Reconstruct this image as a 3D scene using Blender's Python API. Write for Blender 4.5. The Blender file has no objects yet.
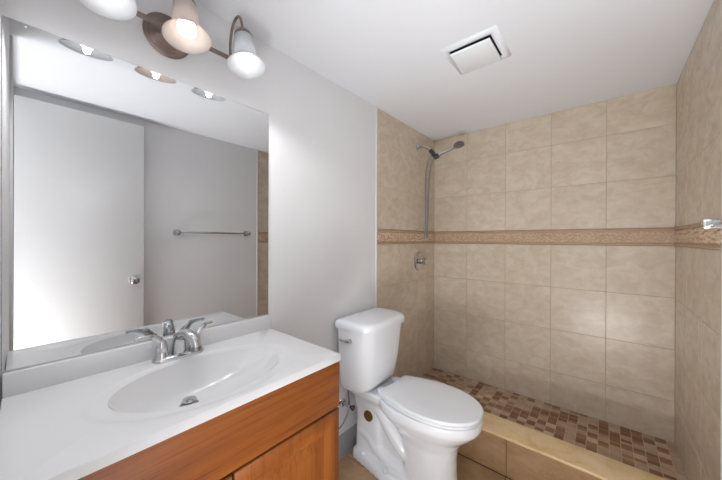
import bpy, bmesh, math, random
from mathutils import Vector, Matrix
random.seed(7)
SC = bpy.context.scene
COL = SC.collection
PI = math.pi

# ------------------------------------------------------------------ camera
F_PX, YAW, PITCH, ROLL = 287.83, 0.705, -0.0016, 0.0029
CAM = Vector((1.2177, 0.0, 1.3151))
fw = Vector((-math.sin(YAW)*math.cos(PITCH), math.cos(YAW)*math.cos(PITCH), math.sin(PITCH)))
rt = Vector((math.cos(YAW), math.sin(YAW), 0))
up = rt.cross(fw)
R2 = rt*math.cos(ROLL) + up*math.sin(ROLL)
U2 = up*math.cos(ROLL) - rt*math.sin(ROLL)
cd = bpy.data.cameras.new('camera')
cd.sensor_width = 36.0
cd.lens = F_PX/722*36
cd.clip_start = 0.01
cam = bpy.data.objects.new('camera', cd)
COL.objects.link(cam)
m = Matrix((R2, U2, -fw)).transposed().to_4x4()
m.translation = CAM
cam.matrix_world = m
SC.camera = cam

# ------------------------------------------------------------------ light and exposure
BULB_W = 5.0           # watts of each bulb's point lamp
GLOW_W = 0.08           # the bulb's sideways light around the shade
BULB_EMIT = 2.8        # visible glow of the bulb glass
FLOOR_FILL_W = 62.0         # added fill lamp at the hallway floor, shining upwards
HALL_FILL_W = 10.0          # added fill lamp at the far end of the hallway
w = bpy.data.worlds.new('world')
SC.world = w
w.use_nodes = True
w.node_tree.nodes['Background'].inputs[0].default_value = (0.95, 0.97, 1.0, 1)
w.node_tree.nodes['Background'].inputs[1].default_value = 0.5
SC.view_settings.view_transform = 'Standard'
SC.view_settings.look = 'None'
SC.view_settings.gamma = 1
SC.view_settings.use_curve_mapping = False
SC.view_settings.exposure = -0.12
def area_lamp(name, loc, rot, sx, sy, watts, col):
    l = bpy.data.lights.new(name, 'AREA')
    l.shape = 'RECTANGLE'; l.size = sx; l.size_y = sy; l.energy = watts; l.color = col
    o = bpy.data.objects.new(name, l); o.location = loc; o.rotation_euler = rot
    COL.objects.link(o)
area_lamp('hall_end_fill', (1.15, -2.75, 1.1), (math.pi/2, 0, math.pi), 0.7, 1.9, HALL_FILL_W, (0.94, 0.97, 1.0))  # unseen lamp added to soften the curb's shadow on the back wall
area_lamp('hall_floor_fill', (1.20, -0.62, 0.06), (math.radians(176), 0, 0), 0.6, 0.9, FLOOR_FILL_W, (0.95, 0.975, 1.0))  # unseen lamp added to lift the ceiling and fill the room

# ------------------------------------------------------------------ materials
def srgb(r, g, b):
    f = lambda c: (c/12.92 if c <= 0.04045 else ((c+0.055)/1.055)**2.4)
    return (f(r/255), f(g/255), f(b/255), 1)

def new_mat(name):
    mt = bpy.data.materials.new(name)
    mt.use_nodes = True
    nt = mt.node_tree
    return mt, nt, nt.nodes['Principled BSDF']

def N(nt, kind, **kw):
    n = nt.nodes.new(kind)
    for k, v in kw.items():
        setattr(n, k, v)
    return n

def coords(nt, scale=(1, 1, 1), rot=(0, 0, 0)):
    tc = N(nt, 'ShaderNodeTexCoord')
    mp = N(nt, 'ShaderNodeMapping')
    mp.inputs['Scale'].default_value = scale
    mp.inputs['Rotation'].default_value = rot
    nt.links.new(tc.outputs['Object'], mp.inputs['Vector'])
    return mp.outputs['Vector']

def noise(nt, vec, scale, detail=4, rough=0.55, dist=0.0):
    n = N(nt, 'ShaderNodeTexNoise')
    n.inputs['Scale'].default_value = scale
    n.inputs['Detail'].default_value = detail
    n.inputs['Roughness'].default_value = rough
    n.inputs['Distortion'].default_value = dist*0.5
    nt.links.new(vec, n.inputs['Vector'])
    return n.outputs['Fac']

def ramp(nt, fac, stops):
    r = N(nt, 'ShaderNodeValToRGB')
    el = r.color_ramp.elements
    el[0].position, el[0].color = stops[0]
    el[1].position, el[1].color = stops[-1]
    for p, c in stops[1:-1]:
        e = el.new(p); e.color = c
    nt.links.new(fac, r.inputs['Fac'])
    return r.outputs['Color']

def mixc(nt, fac, a, b, mode='MIX'):
    n = N(nt, 'ShaderNodeMix', data_type='RGBA', blend_type=mode)
    if isinstance(fac, float): n.inputs[0].default_value = fac
    else: nt.links.new(fac, n.inputs[0])
    for i, v in ((6, a), (7, b)):
        if isinstance(v, tuple): n.inputs[i].default_value = v
        else: nt.links.new(v, n.inputs[i])
    return n.outputs[2]

def bump(nt, b, h, strength, dist=0.001):
    n = N(nt, 'ShaderNodeBump')
    n.inputs['Strength'].default_value = strength
    n.inputs['Distance'].default_value = dist
    nt.links.new(h, n.inputs['Height'])
    nt.links.new(n.outputs['Normal'], b.inputs['Normal'])

def plain(name, col, rough=0.5, metal=0.0, var=0.03, scale=6, bmp=0.0, bscale=80, spec=0.5, coat=0.0):
    mt, nt, b = new_mat(name)
    v = coords(nt)
    lo = tuple(c*(1-var) for c in col[:3]) + (1,)
    hi = tuple(min(1, c*(1+var)) for c in col[:3]) + (1,)
    nt.links.new(ramp(nt, noise(nt, v, scale), [(0.3, lo), (0.7, hi)]), b.inputs['Base Color'])
    b.inputs['Roughness'].default_value = rough
    b.inputs['Metallic'].default_value = metal
    b.inputs['Specular IOR Level'].default_value = spec
    b.inputs['Coat Weight'].default_value = coat
    if bmp: bump(nt, b, noise(nt, v, bscale, 3), bmp)
    return mt

def stone(name, base, light, dark, rough=0.22, per_tile=0.1, scale=5.0, veins=0.5, bmp=0.06, spec=0.5):
    mt, nt, b = new_mat(name)
    v = coords(nt, (1, 1, 1.5))
    geo = N(nt, 'ShaderNodeNewGeometry')
    off = N(nt, 'ShaderNodeVectorMath', operation='SCALE')
    cmb = N(nt, 'ShaderNodeCombineXYZ')
    for i in range(3): nt.links.new(geo.outputs['Random Per Island'], cmb.inputs[i])
    nt.links.new(cmb.outputs[0], off.inputs[0]); off.inputs[3].default_value = 37.0
    add = N(nt, 'ShaderNodeVectorMath', operation='ADD')
    nt.links.new(v, add.inputs[0]); nt.links.new(off.outputs[0], add.inputs[1])
    vec = add.outputs[0]
    c1 = ramp(nt, noise(nt, vec, scale, 5, 0.6, 1.2), [(0.32, dark), (0.5, base), (0.68, light)])
    vn = noise(nt, vec, scale*3.2, 6, 0.65, 2.2)
    c2 = mixc(nt, ramp(nt, vn, [(0.47, (0, 0, 0, 1)), (0.5, (veins, veins, veins, 1)), (0.53, (0, 0, 0, 1))]), c1, light)
    tint = ramp(nt, geo.outputs['Random Per Island'], [(0.0, (1-per_tile,)*3+(1,)), (1.0, (1, 1, 1, 1))])
    c3 = mixc(nt, 1.0, c2, tint, 'MULTIPLY')
    nt.links.new(c3, b.inputs['Base Color'])
    b.inputs['Roughness'].default_value = rough
    b.inputs['Specular IOR Level'].default_value = spec
    if bmp: bump(nt, b, noise(nt, v, 9, 2), bmp, 0.01)
    return mt

def wood(name, axis):
    mt, nt, b = new_mat(name)
    sc = {'y': (60, 2.2, 60), 'z': (60, 60, 2.2), 'x': (2.2, 60, 60)}[axis]
    v = coords(nt, sc)
    big = coords(nt, tuple(s*0.16 for s in sc))
    grain = noise(nt, v, 1.6, 5, 0.7, 0.4)
    cath = noise(nt, big, 1.5, 3, 0.5, 1.6)
    base = ramp(nt, cath, [(0.3, srgb(131, 71, 26)), (0.5, srgb(148, 83, 32)), (0.7, srgb(161, 96, 41))])
    gr = ramp(nt, grain, [(0.36, (0.58, 0.5, 0.42, 1)), (0.5, (1, 1, 1, 1))])
    nt.links.new(mixc(nt, 0.75, base, gr, 'MULTIPLY'), b.inputs['Base Color'])
    b.inputs['Roughness'].default_value = 0.42
    bump(nt, b, grain, 0.15, 0.002)
    return mt

M = {}
M['paint'] = plain('wall_paint', srgb(234, 234, 235), 0.55, var=0.015, scale=3, bmp=0.12, bscale=140)
M['ceiling'] = plain('ceiling_paint', srgb(242, 244, 249), 0.7, var=0.012, scale=2, bmp=0.1, bscale=160)
M['gloss_white'] = plain('gloss_white_paint', srgb(228, 228, 228), 0.35, var=0.01)
M['tile'] = stone('beige_wall_tile', srgb(215, 199, 178), srgb(223, 210, 191), srgb(207, 187, 165), 0.26, 0.05, 12, 0.22, 0.03, 0.4)
M['grout'] = plain('grout', srgb(186, 166, 144), 0.8)
M['floor_tile'] = stone('tan_floor_tile', srgb(184, 149, 112), srgb(197, 166, 130), srgb(168, 130, 93), 0.3, 0.08, 6)
M['floor_grout'] = plain('dark_floor_grout', srgb(112, 80, 54), 0.85)
M['marble'] = stone('yellow_marble_sill', srgb(244, 213, 162), srgb(248, 224, 182), srgb(228, 190, 136), 0.22, 0.0, 7)
M['border'] = stone('border_tile', srgb(190, 163, 138), srgb(200, 175, 150), srgb(180, 152, 125), 0.35, 0.05, 12)
M['rail'] = plain('border_rail', srgb(184, 154, 126), 0.35, var=0.06, scale=20)
M['relief'] = plain('border_relief', srgb(210, 182, 154), 0.35, var=0.12, scale=60)
CH = [srgb(196, 168, 142), srgb(206, 182, 158), srgb(190, 162, 134), srgb(162, 124, 94), srgb(146, 106, 76), srgb(132, 94, 66)]
for i, c in enumerate(CH):
    M['chip%d' % i] = stone('mosaic_chip_%d' % i, c, tuple(min(1, x*1.15) for x in c[:3])+(1,), tuple(x*0.85 for x in c[:3])+(1,), 0.35, 0.15, 20)
M['mosaic_grout'] = plain('mosaic_grout', srgb(206, 182, 154), 0.85)
M['porcelain'] = plain('white_porcelain', srgb(244, 247, 251), 0.12, var=0.005, coat=0.3)
M['plastic'] = plain('white_plastic', srgb(244, 247, 251), 0.25, var=0.005)
M['marble_white'] = plain('cultured_marble', srgb(222, 222, 223), 0.18, var=0.008, scale=4)
M['chrome'] = plain('chrome', srgb(205, 206, 208), 0.1, 1.0, var=0.02)
M['brushed'] = plain('brushed_nickel', srgb(150, 148, 146), 0.28, 1.0, var=0.04, scale=30)
M['bronze'] = plain('pewter_bronze', srgb(142, 126, 119), 0.36, 0.75, var=0.12, scale=25)
M['dark_plastic'] = plain('dark_grey_plastic', srgb(62, 62, 66), 0.4)
M['head'] = plain('grey_spray_head', srgb(112, 110, 110), 0.3, 0.4)
M['dark'] = plain('dark_void', srgb(26, 26, 28), 0.8)
M['rust'] = plain('brown_plug', srgb(104, 70, 36), 0.5, 0.2, var=0.25, scale=60)
M['hose'] = plain('braided_hose', srgb(150, 148, 146), 0.35, 0.8, var=0.2, scale=300)
M['base_shaded'] = plain('shade_toned_baseboard', srgb(160, 160, 162), 0.5)  # grey deepened so the colour carries the shade behind the toilet
M['oak_y'] = wood('golden_oak_lengthwise', 'y')
M['oak_z'] = wood('golden_oak_upright', 'z')
M['seam'] = plain('dark_gap', srgb(60, 26, 12), 0.8)

def mirror_mat():
    mt, nt, b = new_mat('silvered_mirror')
    v = coords(nt)
    b.inputs['Metallic'].default_value = 1.0
    b.inputs['Roughness'].default_value = 0.0
    spots = noise(nt, v, 55, 2)
    # corrosion flecks in the corner of the silvering nearest the door
    sep = N(nt, 'ShaderNodeSeparateXYZ'); nt.links.new(v, sep.inputs[0])
    my = N(nt, 'ShaderNodeMapRange'); my.inputs[1].default_value = 0.30; my.inputs[2].default_value = -0.03
    nt.links.new(sep.outputs['Y'], my.inputs[0])
    mz = N(nt, 'ShaderNodeMapRange'); mz.inputs[1].default_value = 0.55; mz.inputs[2].default_value = 0.94
    nt.links.new(sep.outputs['Z'], mz.inputs[0])
    mu = N(nt, 'ShaderNodeMath', operation='MULTIPLY'); nt.links.new(my.outputs[0], mu.inputs[0]); nt.links.new(mz.outputs[0], mu.inputs[1])
    ad = N(nt, 'ShaderNodeMath', operation='MULTIPLY_ADD'); ad.inputs[1].default_value = 0.22
    nt.links.new(mu.outputs[0], ad.inputs[0]); nt.links.new(spots, ad.inputs[2])
    c = ramp(nt, ad.outputs[0], [(0.95, (0.66, 0.665, 0.67, 1)), (0.98, (0.9, 0.9, 0.9, 1))])
    nt.links.new(c, b.inputs['Base Color'])
    r = ramp(nt, ad.outputs[0], [(0.95, (0.0, 0.0, 0.0, 1)), (0.98, (0.5, 0.5, 0.5, 1))])
    nt.links.new(r, b.inputs['Roughness'])
    return mt
M['mirror'] = mirror_mat()

def glass_shade(name, col):
    mt, nt, b = new_mat(name)
    nt.nodes.remove(b)
    out = nt.nodes['Material Output']
    v = coords(nt)
    c = ramp(nt, noise(nt, v, 40), [(0.3, tuple(x*0.97 for x in col[:3])+(1,)), (0.7, col)])
    tl = N(nt, 'ShaderNodeBsdfTranslucent'); df = N(nt, 'ShaderNodeBsdfDiffuse')
    gl = N(nt, 'ShaderNodeBsdfGlossy'); gl.inputs['Roughness'].default_value = 0.25
    tr = N(nt, 'ShaderNodeBsdfTransparent')
    for s in (tl, df): nt.links.new(c, s.inputs['Color'])
    def mix(f, a, b2):
        k = N(nt, 'ShaderNodeMixShader'); k.inputs[0].default_value = f
        nt.links.new(a.outputs[0], k.inputs[1]); nt.links.new(b2.outputs[0], k.inputs[2]); return k
    k = mix(0.42, df, tl); k = mix(0.05, k, tr); k = mix(0.05, k, gl)
    nt.links.new(k.outputs[0], out.inputs['Surface'])
    return mt
M['shade_cool'] = glass_shade('frosted_glass', srgb(224, 225, 227))
M['shade_warm'] = glass_shade('frosted_glass_warm', srgb(226, 216, 210))

def emit(name, col, s):
    mt, nt, b = new_mat(name)
    b.inputs['Base Color'].default_value = col
    b.inputs['Emission Color'].default_value = col
    b.inputs['Emission Strength'].default_value = s
    return mt
M['bulb_cool'] = emit('lit_bulb', (0.97, 0.98, 1.0, 1), BULB_EMIT)
M['bulb_warm'] = emit('lit_bulb_warm', (1.0, 0.95, 0.9, 1), BULB_EMIT)

# ------------------------------------------------------------------ mesh helpers (world coordinates)
def BM(): return bmesh.new()

def box(bm, lo, hi, bev=0.0, seg=2, mi=0, mat4=None):
    x0, y0, z0 = lo; x1, y1, z1 = hi
    vs = [bm.verts.new(p) for p in ((x0,y0,z0),(x1,y0,z0),(x1,y1,z0),(x0,y1,z0),(x0,y0,z1),(x1,y0,z1),(x1,y1,z1),(x0,y1,z1))]
    fs = [bm.faces.new([vs[i] for i in q]) for q in ((3,2,1,0),(4,5,6,7),(0,1,5,4),(1,2,6,5),(2,3,7,6),(3,0,4,7))]
    for f in fs: f.material_index = mi
    if mat4 is not None:
        for v in vs: v.co = mat4 @ v.co
    if bev > 0:
        es = list({e for f in fs for e in f.edges})
        r = bmesh.ops.bevel(bm, geom=es, offset=bev, segments=seg, profile=0.5, affect='EDGES', material=mi)
    return fs

def loft(bm, rings, cap0=True, cap1=True, mi=0, closed=True):
    vr = [[bm.verts.new(p) for p in r] for r in rings]
    n = len(vr[0])
    for a, b in zip(vr, vr[1:]):
        for i in range(n if closed else n-1):
            j = (i+1) % n
            f = bm.faces.new((a[i], a[j], b[j], b[i])); f.material_index = mi; f.smooth = True
    if cap0:
        f = bm.faces.new(list(reversed(vr[0]))); f.material_index = mi
    if cap1:
        f = bm.faces.new(vr[-1]); f.material_index = mi
    return vr

def frame_of(d):
    d = Vector(d).normalized()
    a = Vector((0, 0, 1)) if abs(d.z) < 0.9 else Vector((1, 0, 0))
    u = d.cross(a).normalized()
    return u, d.cross(u).normalized()

def tube(bm, pts, rad, n=12, mi=0, squash=1.0):
    pts = [Vector(p) for p in pts]
    if not hasattr(rad, '__len__'): rad = [rad]*len(pts)
    rings = []
    u = None
    for i, p in enumerate(pts):
        d = (pts[min(i+1, len(pts)-1)] - pts[max(i-1, 0)]).normalized()
        if u is None: u, v = frame_of(d)
        else:
            u = (u - d*u.dot(d)).normalized(); v = d.cross(u).normalized()
        rings.append([p + (u*math.cos(t) + v*math.sin(t)*squash)*rad[i] for t in [2*PI*k/n for k in range(n)]])
    loft(bm, rings, mi=mi)

def smooth_path(pts, sub=6):
    P = [Vector(p) for p in pts]; out = []
    for i in range(len(P)-1):
        p0 = P[max(i-1, 0)]; p1 = P[i]; p2 = P[i+1]; p3 = P[min(i+2, len(P)-1)]
        for k in range(sub):
            t = k/sub
            out.append(0.5*((2*p1) + (p2-p0)*t + (2*p0-5*p1+4*p2-p3)*t*t + (3*p1-p0-3*p2+p3)*t**3))
    out.append(P[-1]); return out

def lathe(bm, origin, axis, prof, n=24, mi=0, caps=True):
    o = Vector(origin); d = Vector(axis).normalized(); u, v = frame_of(d)
    rings = [[o + d*h + (u*math.cos(t)+v*math.sin(t))*max(r, 1e-5) for t in [2*PI*k/n for k in range(n)]] for r, h in prof]
    loft(bm, rings, cap0=caps, cap1=caps, mi=mi)

def obj(name, bm, mats, parent=None, smooth=True, origin=None, angle=40):
    """link the bmesh (built in world coordinates) as one mesh object"""
    o_loc = Vector(origin) if origin is not None else (Vector(parent['_o']) if parent is not None else Vector((0, 0, 0)))
    bmesh.ops.recalc_face_normals(bm, faces=bm.faces)
    for v in bm.verts: v.co -= o_loc
    me = bpy.data.meshes.new(name)
    bm.to_mesh(me); bm.free()
    if not isinstance(mats, (list, tuple)): mats = [mats]
    for t in mats: me.materials.append(t)
    o = bpy.data.objects.new(name, me)
    COL.objects.link(o)
    if smooth:
        for p in me.polygons: p.use_smooth = True
        me.set_sharp_from_angle(angle=math.radians(angle))
    if parent is not None: o.parent = parent
    else: o.location = o_loc
    o['_o'] = tuple(o_loc)
    return o

def thing(name, label, cat, loc):
    o = bpy.data.objects.new(name, None)
    o.empty_display_size = 0.05
    COL.objects.link(o); o.location = loc; o['_o'] = tuple(loc)
    o['label'] = label; o['category'] = cat
    return o

def struct(o, label=None, cat=None):
    o['kind'] = 'structure'
    if label: o['label'] = label
    if cat: o['category'] = cat
    return o

# ------------------------------------------------------------------ dimensions of the room
W, L, H = 1.5287, 2.4805, 2.2344
YF = -0.038              # face of the front wall (doorway wall)
YTR = 1.570             # the same on the right wall
YT = 1.598               # where the shower tile begins on both side walls
ZB0, ZB1 = 1.2811, 1.391 # relief border
CURB0, CURB1, CURBZ = 1.737, 1.912, 0.223
SFZ = 0.126
T = 0.3048

# ------------------------------------------------------------------ structure: floor, ceiling, walls
def tile_rects(cuts_a, cuts_b, gap=0.0022):
    for a0, a1 in zip(cuts_a, cuts_a[1:]):
        for b0, b1 in zip(cuts_b, cuts_b[1:]):
            if a1-a0 > 0.006 and b1-b0 > 0.006:
                yield a0+gap/2, a1-gap/2, b0+gap/2, b1-gap/2

bm = BM()
box(bm, (-0.06, -2.8, -0.06), (W+0.06, CURB0+0.02, -0.002), mi=1)
ys = [-2.8] + [CURB0-0.4572*k for k in range(9, -1, -1)]
xs = [0.0, 0.343, 0.80, 1.257, W]
for a0, a1, b0, b1 in tile_rects(xs, ys, 0.004):
    box(bm, (a0, b0, -0.004), (a1, b1, 0.0), 0.0008, 1)
struct(obj('floor', bm, [M['floor_tile'], M['floor_grout']], origin=(0, 0, 0)), 'tan stone tile floor with dark grout', 'floor')

bm = BM(); box(bm, (-0.08, -2.8, H), (W+0.08, L+0.08, H+0.06))
struct(obj('ceiling', bm, M['ceiling'], origin=(0, 0, H)), 'flat white painted ceiling', 'ceiling')

bm = BM(); box(bm, (-0.08, YF-0.1, -0.06), (0.0, YT, H+0.03))
struct(obj('wall_left', bm, M['paint'], origin=(0, 0, 0)), 'light grey painted wall behind vanity and toilet', 'wall')
bm = BM(); box(bm, (W, -2.8, -0.06), (W+0.08, YTR, H+0.03))
struct(obj('wall_right', bm, M['paint'], origin=(W, 0, 0)), 'light grey painted wall with the towel bar, seen in the mirror', 'wall')
DX0, DX1, DZ = 0.83, 1.495, 2.175
bm = BM()
box(bm, (-0.0, YF-0.1, -0.02), (DX0, YF, H+0.02)); box(bm, (DX0, YF-0.1, DZ), (W, YF, H+0.02)); box(bm, (DX1, YF-0.1, -0.02), (W, YF, DZ))
struct(obj('wall_front', bm, M['paint'], origin=(0, YF, 0)), 'painted wall with the entrance doorway', 'wall')
bm = BM()
box(bm, (DX0-0.055, YF-0.001, 0.0), (DX0+0.004, YF+0.010, DZ+0.03), 0.003); box(bm, (DX0-0.001, YF-0.099, 0), (DX0+0.012, YF+0.004, DZ), 0.002)
struct(obj('trim_3', bm, M['gloss_white'], origin=(DX0, YF, 0)), 'white casing beside the entrance doorway', 'door casing')
# hallway shell behind the doorway
bm = BM(); box(bm, (-0.08, -2.86, -0.06), (W+0.08, -2.8, H+0.03))
struct(obj('wall_hall_back', bm, M['paint'], origin=(0, -2.8, 0)), 'painted hallway wall opposite the doorway', 'wall')
bm = BM(); box(bm, (-0.08, -2.8, -0.06), (0.0, YF-0.1, H+0.03))
struct(obj('wall_hall_left', bm, M['paint'], origin=(0, -2.8, 0)), 'painted hallway side wall', 'wall')

# tiled shower walls: tile field, grout bed, relief border
def shower_wall(name, label, to_world, a_cuts, zmin):
    """to_world(a, z, h): a along the wall, h out of the wall"""
    def bx(bm, a0, a1, z0, z1, h0, h1, bev=0, mi=0):
        p = to_world(a0, z0, h0); q = to_world(a1, z1, h1)
        lo = tuple(min(p[i], q[i]) for i in range(3)); hi = tuple(max(p[i], q[i]) for i in range(3))
        box(bm, lo, hi, bev, 1, mi)
    bm = BM()
    a0, a1 = a_cuts[0], a_cuts[-1]
    e = 0.07 if name == 'wall_back' else 0.0
    bx(bm, a0-e, a1+e, zmin-0.05, H+0.03, -0.07, -0.0012, 0, 1)
    lowz = [zmin] + [ZB0-T*k for k in range(4, -1, -1) if ZB0-T*k > zmin+0.01]
    highz = [ZB1, ZB1+T, ZB1+2*T, H]
    for zz in (lowz, highz):
        for p0, p1, z0, z1 in tile_rects(a_cuts, zz):
            bx(bm, p0, p1, z0, z1, -0.004, 0.0, 0.0009)
    wl = struct(obj(name, bm, [M['tile'], M['grout']], origin=to_world(0, 0, 0)), label, 'wall')
    # border band with half-round rails and a raised leaf and flower scroll
    bm = BM()
    bx(bm, a0, a1, ZB0+0.0015, ZB1-0.0015, -0.004, 0.0015, 0.001)
    for zc in (ZB0+0.009, ZB1-0.009):
        n = 8
        rings = []
        for a in (a0+0.001, a1-0.001):
            rings.append([to_world(a, zc+0.0085*math.cos(PI*k/n), 0.0005+0.0085*math.sin(PI*k/n)) for k in range(n+1)])
        loft(bm, rings, mi=1)
    bd = obj('border', bm, [M['border'], M['rail']], wl)
    bd['label'] = 'brown relief border tile with leaf scroll'
    bm = BM()
    def dome(ca, cz, la, lb, ang, hgt):
        rings = []
        for s, hh in ((1.0, 0.0), (0.86, 0.55), (0.5, 0.9), (0.06, 1.0)):
            rr = []
            for k in range(10):
                t = 2*PI*k/10
                e = la*s*math.cos(t); g = lb*s*math.sin(t)*(1-0.35*math.cos(t))
                rr.append(to_world(ca+e*math.cos(ang)-g*math.sin(ang), cz+e*math.sin(ang)+g*math.cos(ang), 0.001+hgt*hh))
            rings.append(rr)
        loft(bm, rings, cap0=False)
    step = 0.086
    k = 0; a = a0+0.03
    zc = (ZB0+ZB1)/2
    while a < a1-0.02:
        s = 1 if k % 2 else -1
        for j in range(5):
            th = 2*PI*j/5+0.3*s
            dome(a+0.016*math.cos(th), zc+0.009*s+0.016*math.sin(th), 0.013, 0.0085, th, 0.008)
        dome(a, zc+0.009*s, 0.006, 0.006, 0, 0.010)
        for da, dz, th in ((0.032, -0.020*s, 0.6*s), (0.046, 0.002*s, -0.7*s), (0.058, -0.021*s, 0.3*s), (0.047, 0.024*s, 0.5*s), (0.03, 0.023*s, 2.4*s), (0.008, -0.026*s, 0.1)):
            if a+da < a1-0.015: dome(a+da, zc+dz, 0.015, 0.0075, th, 0.0075)
        a += step; k += 1
    obj('relief_scroll', bm, [M['relief']], bd)
    return wl

nx = [0.0] + [T*k for k in range(1, 6)]; nx[-1] = W
ny = [YT, L-2*T, L-T, L]
shower_wall('wall_shower_left', 'beige tiled wall with the shower head and valve', lambda a, z, h: (h, a, z), ny, 0.0)
shower_wall('wall_back', 'beige tiled back wall of the shower', lambda a, z, h: (a, L-h, z), nx, 0.0)
shower_wall('wall_shower_right', 'beige tiled wall on the right of the shower', lambda a, z, h: (W-h, a, z), [YTR] + ny[1:], 0.0)

# white edge trims where the tile starts
for i, x in ((1, 0.0), (2, W)):
    s = 1 if x == 0 else -1
    yt = YT if x == 0 else YTR
    bm = BM(); box(bm, (min(x-0.002*s, x+0.006*s), yt-0.011, 0.0), (max(x-0.002*s, x+0.006*s), yt+0.001, H), 0.002)
    struct(obj('trim_%d' % i, bm, M['gloss_white'], origin=(x, YT, 0)), 'thin white edge strip where the %s shower tile starts' % ('left' if i == 1 else 'right'), 'trim')

# shower floor: mosaic of small stone chips
bm = BM()
box(bm, (0, CURB0+0.02, -0.06), (W, L, SFZ-0.002), mi=6)
cx, cy = 0.0515, 0.0515
rng = random.Random(3)
ncol = int(W/cx)+1; nrow = int((L-CURB1)/cy)+2
g = 0.0019
for i in range(ncol):
    for j in range(nrow):
        x0, x1 = i*cx, min((i+1)*cx, W); y1 = L-j*cy; y0 = max(y1-cy, CURB1-0.01)
        if x1-x0 < 0.008 or y1-y0 < 0.008: continue
        if (i+j+rng.choice((0, 0, 1))) % 2 == 0:
            ym = (y0+y1)/2
            box(bm, (x0+g, ym+g, SFZ-0.004), (x1-g, y1-g, SFZ), 0, mi=rng.choice((3, 4, 5, 4, 3)))
            box(bm, (x0+g, y0+g, SFZ-0.004), (x1-g, ym-g, SFZ), 0, mi=rng.choice((3, 4, 2, 3, 5)))
        else:
            box(bm, (x0+g, y0+g, SFZ-0.004), (x1-g, y1-g, SFZ), 0, mi=rng.choice((0, 1, 2, 0, 2)))
struct(obj('floor_shower', bm, [M['chip%d' % i] for i in range(6)]+[M['mosaic_grout']], origin=(0, CURB1, 0), smooth=False),
       'brown and beige stone mosaic shower floor', 'floor')

# shower curb
bm = BM()
box(bm, (0.0, CURB0+0.008, 0.0), (W, CURB1-0.006, CURBZ-0.016), mi=1)
for a0, a1, b0, b1 in tile_rects(xs, [0.0, CURBZ-0.017], 0.004):
    box(bm, (a0, CURB0+0.003, b0), (a1, CURB0+0.009, b1), 0.0008, 1)
curb = struct(obj('trim_4', bm, [M['floor_tile'], M['floor_grout']], origin=(W/2, CURB0, 0)), 'tiled shower curb with yellow marble cap', 'shower curb')
bm = BM(); box(bm, (0.001, CURB0-0.003, CURBZ-0.016), (W-0.001, CURB1, CURBZ), 0.004, 2)
cp = obj('marble_cap', bm, M['marble'], curb); cp['label'] = 'yellow marble cap'

# baseboard behind the toilet
bm = BM(); box(bm, (0.0, 0.752, 0.0), (0.011, YT-0.012, 0.135), 0.003); box(bm, (0.0, 0.752, 0.0), (0.02, YT-0.012, 0.014), 0.004)
struct(obj('baseboard_left', bm, M['base_shaded'], origin=(0, 1.2, 0)), 'baseboard behind the toilet, its grey darkened for shade', 'baseboard')

# ------------------------------------------------------------------ entrance door, standing open along the right wall
DFX = 1.452
bm = BM(); box(bm, (DFX, YF+0.004, 0.012), (DFX+0.035, 0.594, 2.165), 0.002)
door = struct(obj('door_1', bm, M['gloss_white'], origin=(DFX, YF, 0)), 'flat white entrance door standing open, seen in the mirror', 'door')
bm = BM()
ky, kz = 0.532, 1.012
lathe(bm, (DFX+0.001, ky, kz), (-1, 0, 0), [(0.032, 0), (0.032, 0.004), (0.026, 0.008), (0.012, 0.012), (0.011, 0.028), (0.022, 0.034), (0.028, 0.044), (0.027, 0.054), (0.018, 0.062), (0.0, 0.064)], 28)
kn = obj('door_knob', bm, M['chrome'], door)
bm = BM()
lathe(bm, (DFX-0.060, ky, kz), (-1, 0, 0), [(0.009, 0), (0.008, 0.004), (0.0, 0.005)], 16)
obj('lock_button', bm, M['brushed'], kn)

# ------------------------------------------------------------------ vanity cabinet
VX, VY0, VY1 = 0.455, YF+0.004, 0.752
van = thing('vanity_cabinet', 'golden oak bathroom vanity cabinet under the white sink top', 'cabinet', (0.23, 0.36, 0))
bm = BM()
box(bm, (0.004, VY0, 0.09), (VX, VY1, 0.70), 0.001)
box(bm, (VX-0.02, VY0, 0.70), (VX, VY1, 0.872), 0.001)
box(bm, (0.004, VY0, 0.70), (0.02, VY1, 0.872)); box(bm, (0.02, VY0, 0.70), (VX-0.02, VY0+0.016, 0.872)); box(bm, (0.02, VY1-0.016, 0.70), (VX-0.02, VY1, 0.872))
obj('carcass', bm, M['oak_z'], van)
bm = BM(); box(bm, (0.004, VY0, 0.0), (VX-0.07, VY1, 0.0905))
obj('toe_kick', bm, M['oak_y'], van)
FX = 0.474
bm = BM(); box(bm, (VX-0.001, VY0, 0.704), (FX, VY1+0.003, 0.8725), 0.0025)
obj('drawer_front', bm, M['oak_y'], van)
bm = BM(); box(bm, (VX-0.002, VY0, 0.10), (VX+0.002, VY1, 0.705))
obj('face_gap', bm, M['seam'], van)

def raised_door(y0, y1, z0, z1):
    bm = BM()
    # nested outline loops: frame, ogee step down, raised field
    loops = [(0.0, VX), (0.0, FX-0.003), (0.003, FX), (0.048, FX), (0.053, FX-0.004), (0.060, FX-0.005), (0.064, FX-0.010), (0.070, FX-0.010), (0.098, FX-0.003), (0.102, FX-0.002)]
    rings = [[(x, y0+d, z0+d), (x, y1-d, z0+d), (x, y1-d, z1-d), (x, y0+d, z1-d)] for d, x in loops]
    loft(bm, rings)
    return bm
d1 = obj('door', raised_door(0.3635, VY1+0.003, 0.105, 0.695), M['oak_z'], van, smooth=False)
d2 = obj('door', raised_door(VY0+0.002, 0.3565, 0.105, 0.695), M['oak_z'], van, smooth=False)

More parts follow.
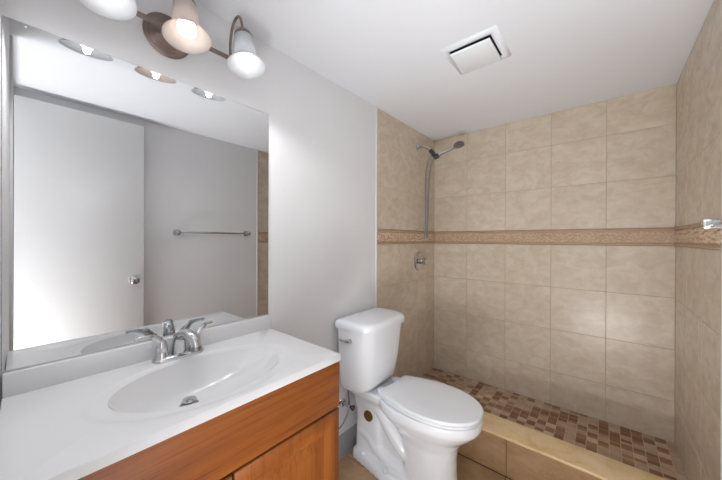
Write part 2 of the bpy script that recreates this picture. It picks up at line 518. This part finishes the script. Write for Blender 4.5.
# ------------------------------------------------------------------ sink top (integral bowl)
ZT, ZU = 0.8975, 0.8735
X0, X1, Y0, Y1 = 0.003, 0.4815, YF+0.003, 0.7565
top = thing('sink_top', 'white cultured marble sink top with oval basin on the oak cabinet', 'sink', (0.24, 0.36, ZU))
RC = (0.268, 0.377); AX, AY = 0.160, 0.238
DC = (0.213, 0.343); DEP = 0.103
angs = sorted(set([2*PI*k/96 for k in range(96)] + [math.atan2(y-RC[1], x-RC[0]) % (2*PI) for x in (X0+0.004, X1-0.006) for y in (Y0, Y1-0.004)]))
def ellpt(s, t, ax, ay, c): return (c[0]+s*ax*math.cos(t), c[1]+s*ay*math.sin(t))
def rectpt(t, x0, x1, y0, y1):
    c, s = math.cos(t), math.sin(t); k = 1e9
    if c > 1e-9: k = min(k, (x1-RC[0])/c)
    if c < -1e-9: k = min(k, (x0-RC[0])/c)
    if s > 1e-9: k = min(k, (y1-RC[1])/s)
    if s < -1e-9: k = min(k, (y0-RC[1])/s)
    return RC[0]+k*c, RC[1]+k*s
rings = []
r_d = 0.021
for s in (0.0, 0.04, 0.10, 0.2, 0.32, 0.44, 0.56, 0.68, 0.78, 0.86, 0.92, 0.96, 0.985, 1.0):
    q = s*s*(3-2*s)
    z = ZT-0.0035-DEP*(1-s**2.6)*(1.0)
    ring = []
    for t in angs:
        cxx = DC[0]+(RC[0]-DC[0])*s; cyy = DC[1]+(RC[1]-DC[1])*s
        ex = r_d*(1-s)+AX*s; ey = r_d*(1-s)+AY*s
        ring.append((cxx+ex*math.cos(t), cyy+ey*math.sin(t), z))
    rings.append(ring)
for k, (gx, gz) in enumerate(((0.006, -0.0028), (0.012, -0.0026), (0.028, -0.0024), (0.034, -0.0014), (0.040, -0.0003), (0.046, 0.0))):
    ring = []
    for t in angs:
        gxx = gx*(0.62 if math.cos(t) < 0 else 1.0)  # the dished rim is narrower on the tap side
        p = (RC[0]+(AX+gxx*0.85)*math.cos(t), RC[1]+(AY+gx*1.25)*math.sin(t))
        ring.append((p[0], p[1], ZT+gz))
    rings.append(ring)
for ins, z in ((0.006, ZT), (0.0022, ZT-0.001), (0.0, ZT-0.005), (0.0, ZU)):
    rings.append([rectpt(t, X0, X1-ins, Y0, Y1-ins)+(z,) for t in angs])
bm = BM(); loft(bm, rings, cap0=True, cap1=False)
bmesh.ops.remove_doubles(bm, verts=bm.verts, dist=1e-6)
obj('basin_top', bm, M['marble_white'], top, angle=35)
bm = BM(); box(bm, (X0, Y0, ZT-0.006), (0.022, Y1, 0.960), 0.003, 3)
obj('backsplash', bm, M['marble_white'], top)
zd = ZT-0.0035-DEP
bm = BM()
lathe(bm, (DC[0], DC[1], zd-0.004), (0, 0, 1), [(0.026, 0.0), (0.0265, 0.006), (0.024, 0.0075), (0.020, 0.005)], 28)
dr = obj('drain', bm, M['brushed'], top); dr['label'] = 'chrome drain'
bm = BM()
lathe(bm, (DC[0], DC[1], zd), (0.0, 0, 1), [(0.006, 0.0), (0.006, 0.010), (0.0195, 0.0105), (0.021, 0.014), (0.019, 0.0175), (0.008, 0.0195), (0.0, 0.020)], 28)
obj('stopper', bm, M['chrome'], dr)

# ------------------------------------------------------------------ faucet
fa = thing('faucet', 'chrome two-handle faucet at the back of the sink', 'faucet', (0.06, 0.362, ZT))
bm = BM()
def stadium(cx_, cy_, hx, hy, z, n=10):
    pts = []
    for k in range(n+1): t = PI*k/n; pts.append((cx_+hx*math.cos(t), cy_+(hy-hx)+hx*math.sin(t), z))
    for k in range(n+1): t = PI+PI*k/n; pts.append((cx_+hx*math.cos(t), cy_-(hy-hx)+hx*math.sin(t), z))
    return pts
loft(bm, [stadium(0.06, 0.362, a, b, ZT+z) for a, b, z in ((0.027, 0.081, 0.0002), (0.027, 0.081, 0.006), (0.025, 0.079, 0.011), (0.020, 0.074, 0.0145))])
obj('base_plate', bm, M['chrome'], fa)
for sy, tip, yh in ((-1, (0.069, 0.233, 0.988), 0.309), (1, (0.042, 0.482, 0.988), 0.415)):
    bm = BM()
    lathe(bm, (0.06, yh, ZT+0.008), (0, 0, 1), [(0.0235, 0), (0.022, 0.008), (0.0185, 0.02), (0.0165, 0.034), (0.0172, 0.036), (0.0165, 0.040), (0.015, 0.05), (0.012, 0.06), (0.0, 0.063)], 24)
    hd = obj('handle', bm, M['chrome'], fa)
    bm = BM()
    t = Vector(tip)
    b0 = Vector((0.06, yh, ZT+0.044))
    path = smooth_path([b0, b0+Vector((0, 0.006*sy, 0.022)), b0+Vector((0.002*-sy*-1, 0.024*sy, 0.041)), b0*0.45+t*0.55+Vector((0, 0, 0.021)), t*0.82+b0*0.18+Vector((0, 0, 0.011)), t], 6)
    nn = len(path)
    rad = [0.0155 - 0.0085*min(1, (k/(nn-1))*1.35) + 0.0012*max(0, k/(nn-1)-0.8)*5*0.4 for k in range(nn)]
    rad[-1] *= 0.55; rad[-2] *= 0.9
    tube(bm, path, rad, 14, squash=0.72)
    obj('lever', bm, M['chrome'], hd)
bm = BM()
sp = smooth_path([(0.052, 0.362, ZT+0.006), (0.054, 0.362, ZT+0.035), (0.062, 0.362, ZT+0.068), (0.082, 0.365, ZT+0.084), (0.106, 0.374, ZT+0.086), (0.129, 0.382, ZT+0.073), (0.139, 0.386, ZT+0.056), (0.142, 0.386, ZT+0.046)], 6)
n_ = len(sp)
tube(bm, sp, [0.025-0.0085*min(1, 2.2*k/n_) for k in range(n_)], 20)
spo = obj('spout', bm, M['chrome'], fa)
bm = BM()
lathe(bm, (0.1415, 0.386, ZT+0.048), (0.18, 0.06, -1), [(0.0160, 0), (0.0172, 0.002), (0.0172, 0.014), (0.0155, 0.016), (0.011, 0.0145)], 20)
obj('aerator', bm, M['brushed'], spo)
bm = BM()
lathe(bm, (0.034, 0.362, ZT+0.008), (0, 0, 1), [(0.0028, 0), (0.0028, 0.05), (0.006, 0.054), (0.006, 0.062), (0.0, 0.065)], 12)
obj('lift_rod', bm, M['chrome'], fa)

# ------------------------------------------------------------------ mirror
bm = BM(); box(bm, (0.0008, -0.0355, 0.9605), (0.0045, 0.7515, 1.9035), 0.0006, 1)
mi = obj('wall_mirror', bm, M['mirror'], origin=(0.0, 0.358, 0.9605), smooth=False)
mi['label'] = 'large frameless mirror standing on the backsplash above the sink'; mi['category'] = 'mirror'

# ------------------------------------------------------------------ vanity light
vl = thing('vanity_light', 'three-shade pewter vanity light on the wall above the mirror', 'wall light', (0.0, 0.348, 2.05))
BX, BZ = 0.052, 2.050
bm = BM()
lathe(bm, (0.0008, 0.340, 2.050), (1, 0, 0), [(0.074, 0), (0.075, 0.006), (0.070, 0.011), (0.062, 0.012), (0.060, 0.016), (0.052, 0.018), (0.050, 0.022), (0.036, 0.025), (0.018, 0.034), (0.012, 0.050), (0.0, 0.051)], 40)
obj('back_plate', bm, M['bronze'], vl)
bm = BM()
tube(bm, [(BX, 0.133, BZ), (BX, 0.563, BZ)], 0.0085, 14)
for yy in (0.133, 0.563): lathe(bm, (BX, yy, BZ), (0, 1, 0), [(0.0, -0.012), (0.008, -0.010), (0.0105, -0.004), (0.0105, 0.004), (0.008, 0.010), (0.0, 0.012)], 14)
obj('bar', bm, M['bronze'], vl)
TL = 0.20
ax = Vector((math.sin(TL), 0, -math.cos(TL)))     # from the cap down to the mouth
for i, yy in enumerate((0.145, 0.348, 0.551)):
    warm = i == 1
    mouth = Vector((0.176, yy, 1.972))
    neck = mouth - ax*0.135
    cap = neck - ax*0.022
    bm = BM()
    pth = smooth_path([(BX, yy, BZ), (0.043, yy, 2.085), (0.045, yy, 2.13), (0.062, yy, 2.175), (0.093, yy, 2.196), (0.124, yy, 2.182), tuple(cap - ax*0.008), tuple(cap + ax*0.006)], 7)
    tube(bm, pth, 0.0052, 10)
    obj('arm', bm, M['bronze'], vl)
    bm = BM()
    lathe(bm, cap, ax, [(0.0, -0.006), (0.010, -0.004), (0.013, 0.004), (0.024, 0.012), (0.030, 0.020), (0.0335, 0.030), (0.0335, 0.036), (0.030, 0.037), (0.018, 0.030), (0.017, 0.075), (0.0, 0.076)], 24)
    obj('socket', bm, M['bronze'], vl)
    bm = BM()
    outer = [(0.0305, 0.002), (0.034, 0.02), (0.037, 0.05), (0.040, 0.08), (0.045, 0.10), (0.054, 0.118), (0.064, 0.130), (0.070, 0.135)]
    inner = [(0.0675, 0.1345), (0.0615, 0.128), (0.0515, 0.116), (0.0425, 0.098), (0.0375, 0.08), (0.0345, 0.05), (0.0315, 0.02), (0.028, 0.002)]
    lathe(bm, neck, ax, outer+inner, 40, caps=False)
    sh = obj('lamp_shade', bm, M['shade_warm' if warm else 'shade_cool'], vl)
    if warm: sh['label'] = 'warm tinted frosted glass shade in the middle'
    bm = BM()
    lathe(bm, neck, ax, [(0.013, 0.048), (0.014, 0.062), (0.021, 0.076), (0.027, 0.090), (0.0285, 0.101), (0.025, 0.115), (0.015, 0.125), (0.0, 0.128)], 24)
    obj('bulb', bm, M['bulb_warm' if warm else 'bulb_cool'], vl)
    pl = bpy.data.lights.new('bulb_light', 'SPOT')
    pl.spot_size = math.radians(166); pl.spot_blend = 0.35
    pl.energy = BULB_W; pl.shadow_soft_size = 0.01
    pl.color = (1.0, 0.97, 0.94) if warm else (0.97, 0.985, 1.0)
    plo = bpy.data.objects.new('bulb_light', pl); COL.objects.link(plo)
    plo.rotation_euler = (0, -TL, 0); plo.parent = vl; plo.location = neck + ax*0.134 - Vector(vl['_o'])

    gl_ = bpy.data.lights.new('bulb_glow', 'POINT')
    gl_.energy = GLOW_W; gl_.shadow_soft_size = 0.01; gl_.color = pl.color
    glo = bpy.data.objects.new('bulb_glow', gl_); COL.objects.link(glo)
    glo.parent = vl; glo.location = neck + ax*0.134 - Vector(vl['_o'])

# ------------------------------------------------------------------ towel bar on the right wall
tb = thing('towel_bar', 'chrome towel bar on the right wall, reflected in the mirror', 'towel bar', (W, 1.135, 1.38))
bm = BM(); box(bm, (W-0.066, 0.83, 1.362), (W-0.054, 1.445, 1.378), 0.002)
obj('rod', bm, M['chrome'], tb)
for yy in (0.833, 1.442):
    bm = BM()
    box(bm, (W-0.008, yy-0.024, 1.370-0.024), (W-0.0005, yy+0.024, 1.370+0.024), 0.003)
    box(bm, (W-0.072, yy-0.014, 1.370-0.015), (W-0.007, yy+0.014, 1.370+0.015), 0.004)
    obj('bracket', bm, M['chrome'], tb)

# ------------------------------------------------------------------ exhaust fan grille
ef = thing('exhaust_fan', 'white square exhaust fan grille on the ceiling', 'exhaust fan', (0.73, 1.435, H))
bm = BM()
fx0, fx1, fy0, fy1 = 0.600, 0.858, 1.308, 1.570
def pyr(bm, ins0, z0, ins1, z1, hole):
    A = [(fx0+ins0, fy0+ins0, z0), (fx1-ins0, fy0+ins0, z0), (fx1-ins0, fy1-ins0, z0), (fx0+ins0, fy1-ins0, z0)]
    B = [(fx0+ins1, fy0+ins1, z1), (fx1-ins1, fy0+ins1, z1), (fx1-ins1, fy1-ins1, z1), (fx0+ins1, fy1-ins1, z1)]
    C_ = [(fx0+hole, fy0+hole, z1), (fx1-hole, fy0+hole, z1), (fx1-hole, fy1-hole, z1), (fx0+hole, fy1-hole, z1)]
    D_ = [(fx0+hole, fy0+hole, z0-0.001), (fx1-hole, fy0+hole, z0-0.001), (fx1-hole, fy1-hole, z0-0.001), (fx0+hole, fy1-hole, z0-0.001)]
    loft(bm, [A, B, C_, D_], cap0=False, cap1=False)
pyr(bm, 0.0, H-0.0005, 0.006, H-0.010, 0.032)
obj('frame', bm, M['plastic'], ef, smooth=False)
bm = BM(); box(bm, (fx0+0.032, fy0+0.032, H-0.004), (fx1-0.032, fy1-0.032, H-0.0006))
obj('dark_opening', bm, M['dark'], ef)
bm = BM(); box(bm, (fx0+0.040, fy0+0.034, H-0.030), (fx1-0.036, fy1-0.034, H-0.020), 0.002)
for px_ in (fx0+0.10, fx1-0.10):
    for py_ in (fy0+0.10, fy1-0.10):
        box(bm, (px_-0.006, py_-0.006, H-0.026), (px_+0.006, py_+0.006, H-0.003))
obj('cover_panel', bm, M['plastic'], ef)

# ------------------------------------------------------------------ shower head, hose, valve
sh = thing('hand_shower', 'hand shower with dark head and hanging grey hose on the tiled wall', 'shower head', (0.0, 2.174, 2.094))
bm = BM(); lathe(bm, (0.0006, 2.174, 2.094), (1, 0, 0), [(0.031, 0), (0.030, 0.005), (0.020, 0.010), (0.012, 0.013), (0.0, 0.014)], 24)
obj('flange', bm, M['chrome'], sh)
bm = BM(); tube(bm, smooth_path([(0.006, 2.174, 2.094), (0.05, 2.174, 2.092), (0.09, 2.174, 2.075), (0.125, 2.175, 2.040)], 6), 0.0095, 12)
obj('shower_arm', bm, M['chrome'], sh)
bm = BM()
tube(bm, [(0.115, 2.175, 2.052), (0.135, 2.176, 2.025), (0.150, 2.177, 2.003)], [0.016, 0.019, 0.017], 14)
tube(bm, [(0.140, 2.150, 2.010), (0.150, 2.177, 2.000), (0.160, 2.205, 1.990)], [0.014, 0.017, 0.014], 12)
tube(bm, [(0.148, 2.178, 1.985), (0.168, 2.179, 1.992), (0.186, 2.182, 2.001)], [0.018, 0.020, 0.018], 14)
obj('holder', bm, M['dark_plastic'], sh)
bm = BM()
hp = smooth_path([(0.160, 2.179, 1.985), (0.20, 2.183, 2.006), (0.26, 2.19, 2.026), (0.318, 2.195, 2.046)], 5)
tube(bm, hp, [0.0125+0.002*math.sin(k/len(hp)*PI) for k in range(len(hp))], 14)
obj('handle', bm, M['chrome'], sh)
bm = BM()
lathe(bm, (0.342, 2.198, 2.062), (0.16, 0.05, -0.98), [(0.0, -0.018), (0.020, -0.016), (0.036, -0.006), (0.042, 0.006), (0.042, 0.018), (0.038, 0.022), (0.0, 0.023)], 28)
obj('spray_head', bm, M['head'], sh)
bm = BM()
tube(bm, smooth_path([(0.155, 2.178, 1.986), (0.135, 2.176, 1.955), (0.112, 2.172, 1.88), (0.102, 2.171, 1.74), (0.096, 2.170, 1.56), (0.092, 2.169, 1.42), (0.090, 2.170, 1.352), (0.085, 2.172, 1.333),
                      (0.079, 2.166, 1.35), (0.078, 2.163, 1.42), (0.080, 2.160, 1.58), (0.082, 2.156, 1.75), (0.088, 2.153, 1.88), (0.105, 2.152, 1.955), (0.138, 2.152, 2.005)], 6), 0.0068, 10)
obj('hose', bm, M['hose'], sh)

sv = thing('shower_valve', 'round chrome shower valve below the relief border', 'shower valve', (0.0, 2.187, 1.133))
bm = BM(); lathe(bm, (0.0006, 2.187, 1.133), (1, 0, 0), [(0.081, 0), (0.081, 0.004), (0.074, 0.010), (0.045, 0.014), (0.030, 0.016), (0.0, 0.017)], 36)
obj('escutcheon', bm, M['chrome'], sv)
bm = BM(); lathe(bm, (0.012, 2.187, 1.133), (1, 0, 0), [(0.024, 0), (0.022, 0.02), (0.019, 0.03), (0.026, 0.034), (0.029, 0.05), (0.027, 0.064), (0.018, 0.068), (0.0, 0.069)], 10)
obj('knob', bm, M['chrome'], sv, angle=25)

# ------------------------------------------------------------------ toilet
TY = 1.402
to = thing('toilet', 'white two-piece toilet with closed lid beside the vanity', 'toilet', (0.0, TY, 0.0))
def egg(x0, x1, hw, z, n=48, p=2.0, wide=0.42, back=2.6):
    """egg outline, round front at x1, squarer back at x0"""
    xc = x0+(x1-x0)*wide
    out = []
    for k in range(n):
        t = 2*PI*k/n; c, s = math.cos(t), math.sin(t)
        if c >= 0: ex, px = x1-xc, p
        else: ex, px = xc-x0, back
        x = xc + ex*math.copysign(abs(c)**(2/px), c)
        y = TY + hw*math.copysign(abs(s)**(2/px), s)
        out.append((x, y, z))
    return out
def seat_outline(x0, x1, hw, z, ins=0.0, n=14, hb=0.136, xc=0.50):
    """toilet seat outline: narrow straight back with rounded corners, widest past the middle, round front"""
    x0 += ins; x1 -= ins; hw -= ins; hb -= ins
    half = [(x0, hb*f) for f in (0.3, 0.7)] + [(x0+0.002, hb*0.9), (x0+0.010, hb)]
    for k in range(1, n):
        t = k/n
        half.append((x0+0.010+(xc-x0-0.010)*t, hb+(hw-hb)*math.sin(PI/2*t)))
    for k in range(n+7):
        a = PI/2*(1-k/(n+6))
        half.append((xc+(x1-xc)*math.cos(a)**(2/2.15) if math.cos(a) > 1e-6 else xc, hw*max(0, math.sin(a))**(2/2.15)))
    half = half[:-1]
    pts = [(x, TY-y, z) for x, y in half] + [(x1, TY, z)] + [(x, TY+y, z) for x, y in reversed(half)]
    return pts
def rrect(x0, x1, hw, z, r, n=6, rf=None, bow=0.0):
    """rounded rectangle, front corners radius rf, front bowed outwards"""
    rf = rf or r; out = []
    for cx_, cy_, rad, a0 in ((x1-rf, TY+hw-rf, rf, 0), (x0+r, TY+hw-r, r, PI/2), (x0+r, TY-hw+r, r, PI), (x1-rf, TY-hw+rf, rf, 1.5*PI)):
        for k in range(n+1):
            a = a0+PI/2*k/n
            y = cy_+rad*math.sin(a); x = cx_+rad*math.cos(a)
            if x > (x0+x1)/2: x += bow*(1-((y-TY)/hw)**2)
            out.append((x, y, z))
    return out
bm = BM()
# pedestal and bowl
loft(bm, [egg(x0, x1, hw, z, p=2.2, wide=wd, back=bk) for x0, x1, hw, z, wd, bk in (
    (0.36, 0.645, 0.120, 0.0, 0.5, 3), (0.36, 0.640, 0.115, 0.05, 0.5, 3), (0.36, 0.634, 0.108, 0.13, 0.5, 3), (0.35, 0.634, 0.107, 0.20, 0.5, 2.8),
    (0.33, 0.642, 0.111, 0.26, 0.47, 2.6), (0.29, 0.668, 0.128, 0.31, 0.44, 2.4), (0.24, 0.722, 0.164, 0.358, 0.42, 2.3), (0.21, 0.752, 0.184, 0.390, 0.42, 2.3), (0.205, 0.758, 0.190, 0.405, 0.42, 2.3), (0.205, 0.758, 0.190, 0.442, 0.42, 2.3))])
# deck under the tank
loft(bm, [rrect(x0, x1, hw, z, 0.02) for x0, x1, hw, z in ((0.035, 0.26, 0.085, 0.30), (0.035, 0.30, 0.098, 0.36), (0.03, 0.34, 0.128, 0.405), (0.03, 0.34, 0.134, 0.442))])
# rear column
loft(bm, [rrect(0.040, x1, hw, z, 0.03) for x1, hw, z in ((0.25, 0.098, 0.0), (0.23, 0.092, 0.10), (0.215, 0.086, 0.25), (0.24, 0.086, 0.36))])
# web between the rear column and the pedestal
box(bm, (0.16, TY-0.066, 0.0), (0.44, TY+0.066, 0.35))
# foot flange with a raised step above it
loft(bm, [[(x, TY+s, z) for x, s in fp] for z, fp in (
    (0.0, [(0.030, -0.098), (0.05, -0.112), (0.28, -0.152), (0.40, -0.152), (0.50, -0.11), (0.50, 0.11), (0.40, 0.152), (0.28, 0.152), (0.05, 0.112), (0.030, 0.098)]),
    (0.046, [(0.032, -0.096), (0.052, -0.108), (0.28, -0.146), (0.40, -0.146), (0.49, -0.10), (0.49, 0.10), (0.40, 0.146), (0.28, 0.146), (0.052, 0.108), (0.032, 0.096)]),
    (0.058, [(0.04, -0.088), (0.06, -0.098), (0.28, -0.136), (0.40, -0.136), (0.48, -0.09), (0.48, 0.09), (0.40, 0.136), (0.28, 0.136), (0.06, 0.098), (0.04, 0.088)]))])
for s in (-1, 1):
    # trapway: a ridge running down and forward from the tank to the pedestal
    tube(bm, smooth_path([(0.17, TY+0.050*s, 0.395), (0.23, TY+0.066*s, 0.335), (0.30, TY+0.074*s, 0.255), (0.37, TY+0.070*s, 0.18), (0.44, TY+0.050*s, 0.12)], 6), [0.036]*6+[0.040]*12+[0.038]*7, 16)
    # shoulder above the foot, rising at the rear column
    tube(bm, smooth_path([(0.06, TY+0.062*s, 0.17), (0.14, TY+0.062*s, 0.150), (0.21, TY+0.068*s, 0.100), (0.30, TY+0.074*s, 0.075), (0.42, TY+0.070*s, 0.06)], 6), 0.034, 16)
bw = obj('bowl', bm, M['porcelain'], to)
rm = bw.modifiers.new('remesh', 'REMESH'); rm.mode = 'VOXEL'; rm.voxel_size = 0.0065; rm.use_smooth_shade = True
smo = bw.modifiers.new('smooth', 'SMOOTH'); smo.factor = 0.5; smo.iterations = 7
for x, yo, z in ((0.120, 0.108, 0.054), (0.300, 0.131, 0.056)):
    bm = BM(); lathe(bm, (x, TY-yo, z), (0, -0.28, 1), [(0.0145, 0), (0.0145, 0.010), (0.011, 0.017), (0.0, 0.020)], 18)
    obj('bolt_cap', bm, M['plastic'], to)
bm = BM(); lathe(bm, (0.146, TY-0.082, 0.280), (0.05, -1, 0), [(0.030, 0), (0.030, 0.012), (0.026, 0.015), (0.0, 0.0155)], 24)
pg = obj('side_plug', bm, M['rust'], to); pg['label'] = 'brown plug in the side'
# seat, cover, hinges
bm = BM(); loft(bm, [seat_outline(0.262, 0.757, 0.182, z, i) for i, z in ((0.005, 0.444), (0.0, 0.448), (0.0, 0.456), (0.004, 0.460))])
obj('seat', bm, M['plastic'], to)
bm = BM(); loft(bm, [seat_outline(0.255, 0.762, 0.185, z, i) for i, z in ((0.004, 0.462), (0.0, 0.466), (0.0, 0.473), (0.004, 0.478), (0.02, 0.481), (0.08, 0.4835))])
obj('seat_cover', bm, M['plastic'], to)
for s in (-1, 1):
    bm = BM(); box(bm, (0.215, TY+0.075*s-0.022, 0.440), (0.262, TY+0.075*s+0.022, 0.470), 0.006)
    obj('hinge', bm, M['plastic'], to)
# tank
bm = BM(); loft(bm, [rrect(x0, x1, hw, z, 0.03, rf=0.075, bow=b) for x0, x1, hw, z, b in (
    (0.040, 0.155, 0.146, 0.4435, 0.008), (0.026, 0.184, 0.172, 0.455, 0.014), (0.020, 0.200, 0.184, 0.486, 0.018), (0.017, 0.220, 0.192, 0.62, 0.022), (0.014, 0.236, 0.200, 0.810, 0.026))])
bmesh.ops.translate(bm, verts=bm.verts, vec=(0, -0.030, 0.005))
obj('tank', bm, M['porcelain'], to)
bm = BM(); loft(bm, [rrect(0.004+i, 0.250-i, 0.212-i, z, 0.03, rf=0.08, bow=0.028) for i, z in ((0.008, 0.804), (0.001, 0.807), (0.0, 0.814), (0.0, 0.832), (0.004, 0.842), (0.012, 0.848), (0.03, 0.851))])
bmesh.ops.translate(bm, verts=bm.verts, vec=(0, -0.030, 0.005))
obj('tank_lid', bm, M['porcelain'], to)
bm = BM()
yl = TY-0.230
lathe(bm, (0.125, yl+0.004, 0.752), (0.05, -1, 0), [(0.013, 0), (0.013, 0.007), (0.009, 0.012), (0.009, 0.02), (0.0, 0.021)], 18)
tube(bm, smooth_path([(0.125, yl-0.012, 0.752), (0.105, yl-0.016, 0.751), (0.078, yl-0.016, 0.748), (0.056, yl-0.013, 0.748)], 5), [0.008]*6+[0.0065]*6+[0.0055]*3+[0.005], 10)
obj('flush_lever', bm, M['chrome'], to)

to.location.x = 0.012
to.rotation_euler = (0, 0, math.radians(0.8))

# water supply
ws = thing('water_supply_valve', 'chrome stop valve with braided hose below the toilet tank', 'valve', (0.0, 1.258, 0.325))
bm = BM()
lathe(bm, (0.0008, 1.258, 0.325), (1, 0, 0), [(0.026, 0), (0.024, 0.005), (0.009, 0.009), (0.008, 0.042), (0.0125, 0.044), (0.0125, 0.070), (0.009, 0.072), (0.0, 0.073)], 20)
tube(bm, [(0.057, 1.258, 0.325), (0.057, 1.258, 0.352)], 0.0085, 12)
obj('stop_valve', bm, M['chrome'], ws)
bm = BM()
lathe(bm, (0.071, 1.258, 0.325), (1, 0, 0), [(0.005, 0), (0.005, 0.010), (0.015, 0.012), (0.016, 0.020), (0.0, 0.022)], 14)
obj('valve_handle', bm, M['dark_plastic'], ws)
bm = BM()
tube(bm, smooth_path([(0.057, 1.258, 0.348), (0.057, 1.256, 0.375), (0.060, 1.250, 0.41), (0.062, 1.248, 0.4425)], 7), 0.0058, 10)
tube(bm, smooth_path([(0.057, 1.258, 0.318), (0.058, 1.250, 0.295), (0.058, 1.225, 0.262), (0.056, 1.19, 0.235), (0.050, 1.14, 0.225)], 7), 0.0050, 10)
obj('braided_hose', bm, M['hose'], ws)

for o in list(bpy.data.objects):
    if '_o' in o: del o['_o']
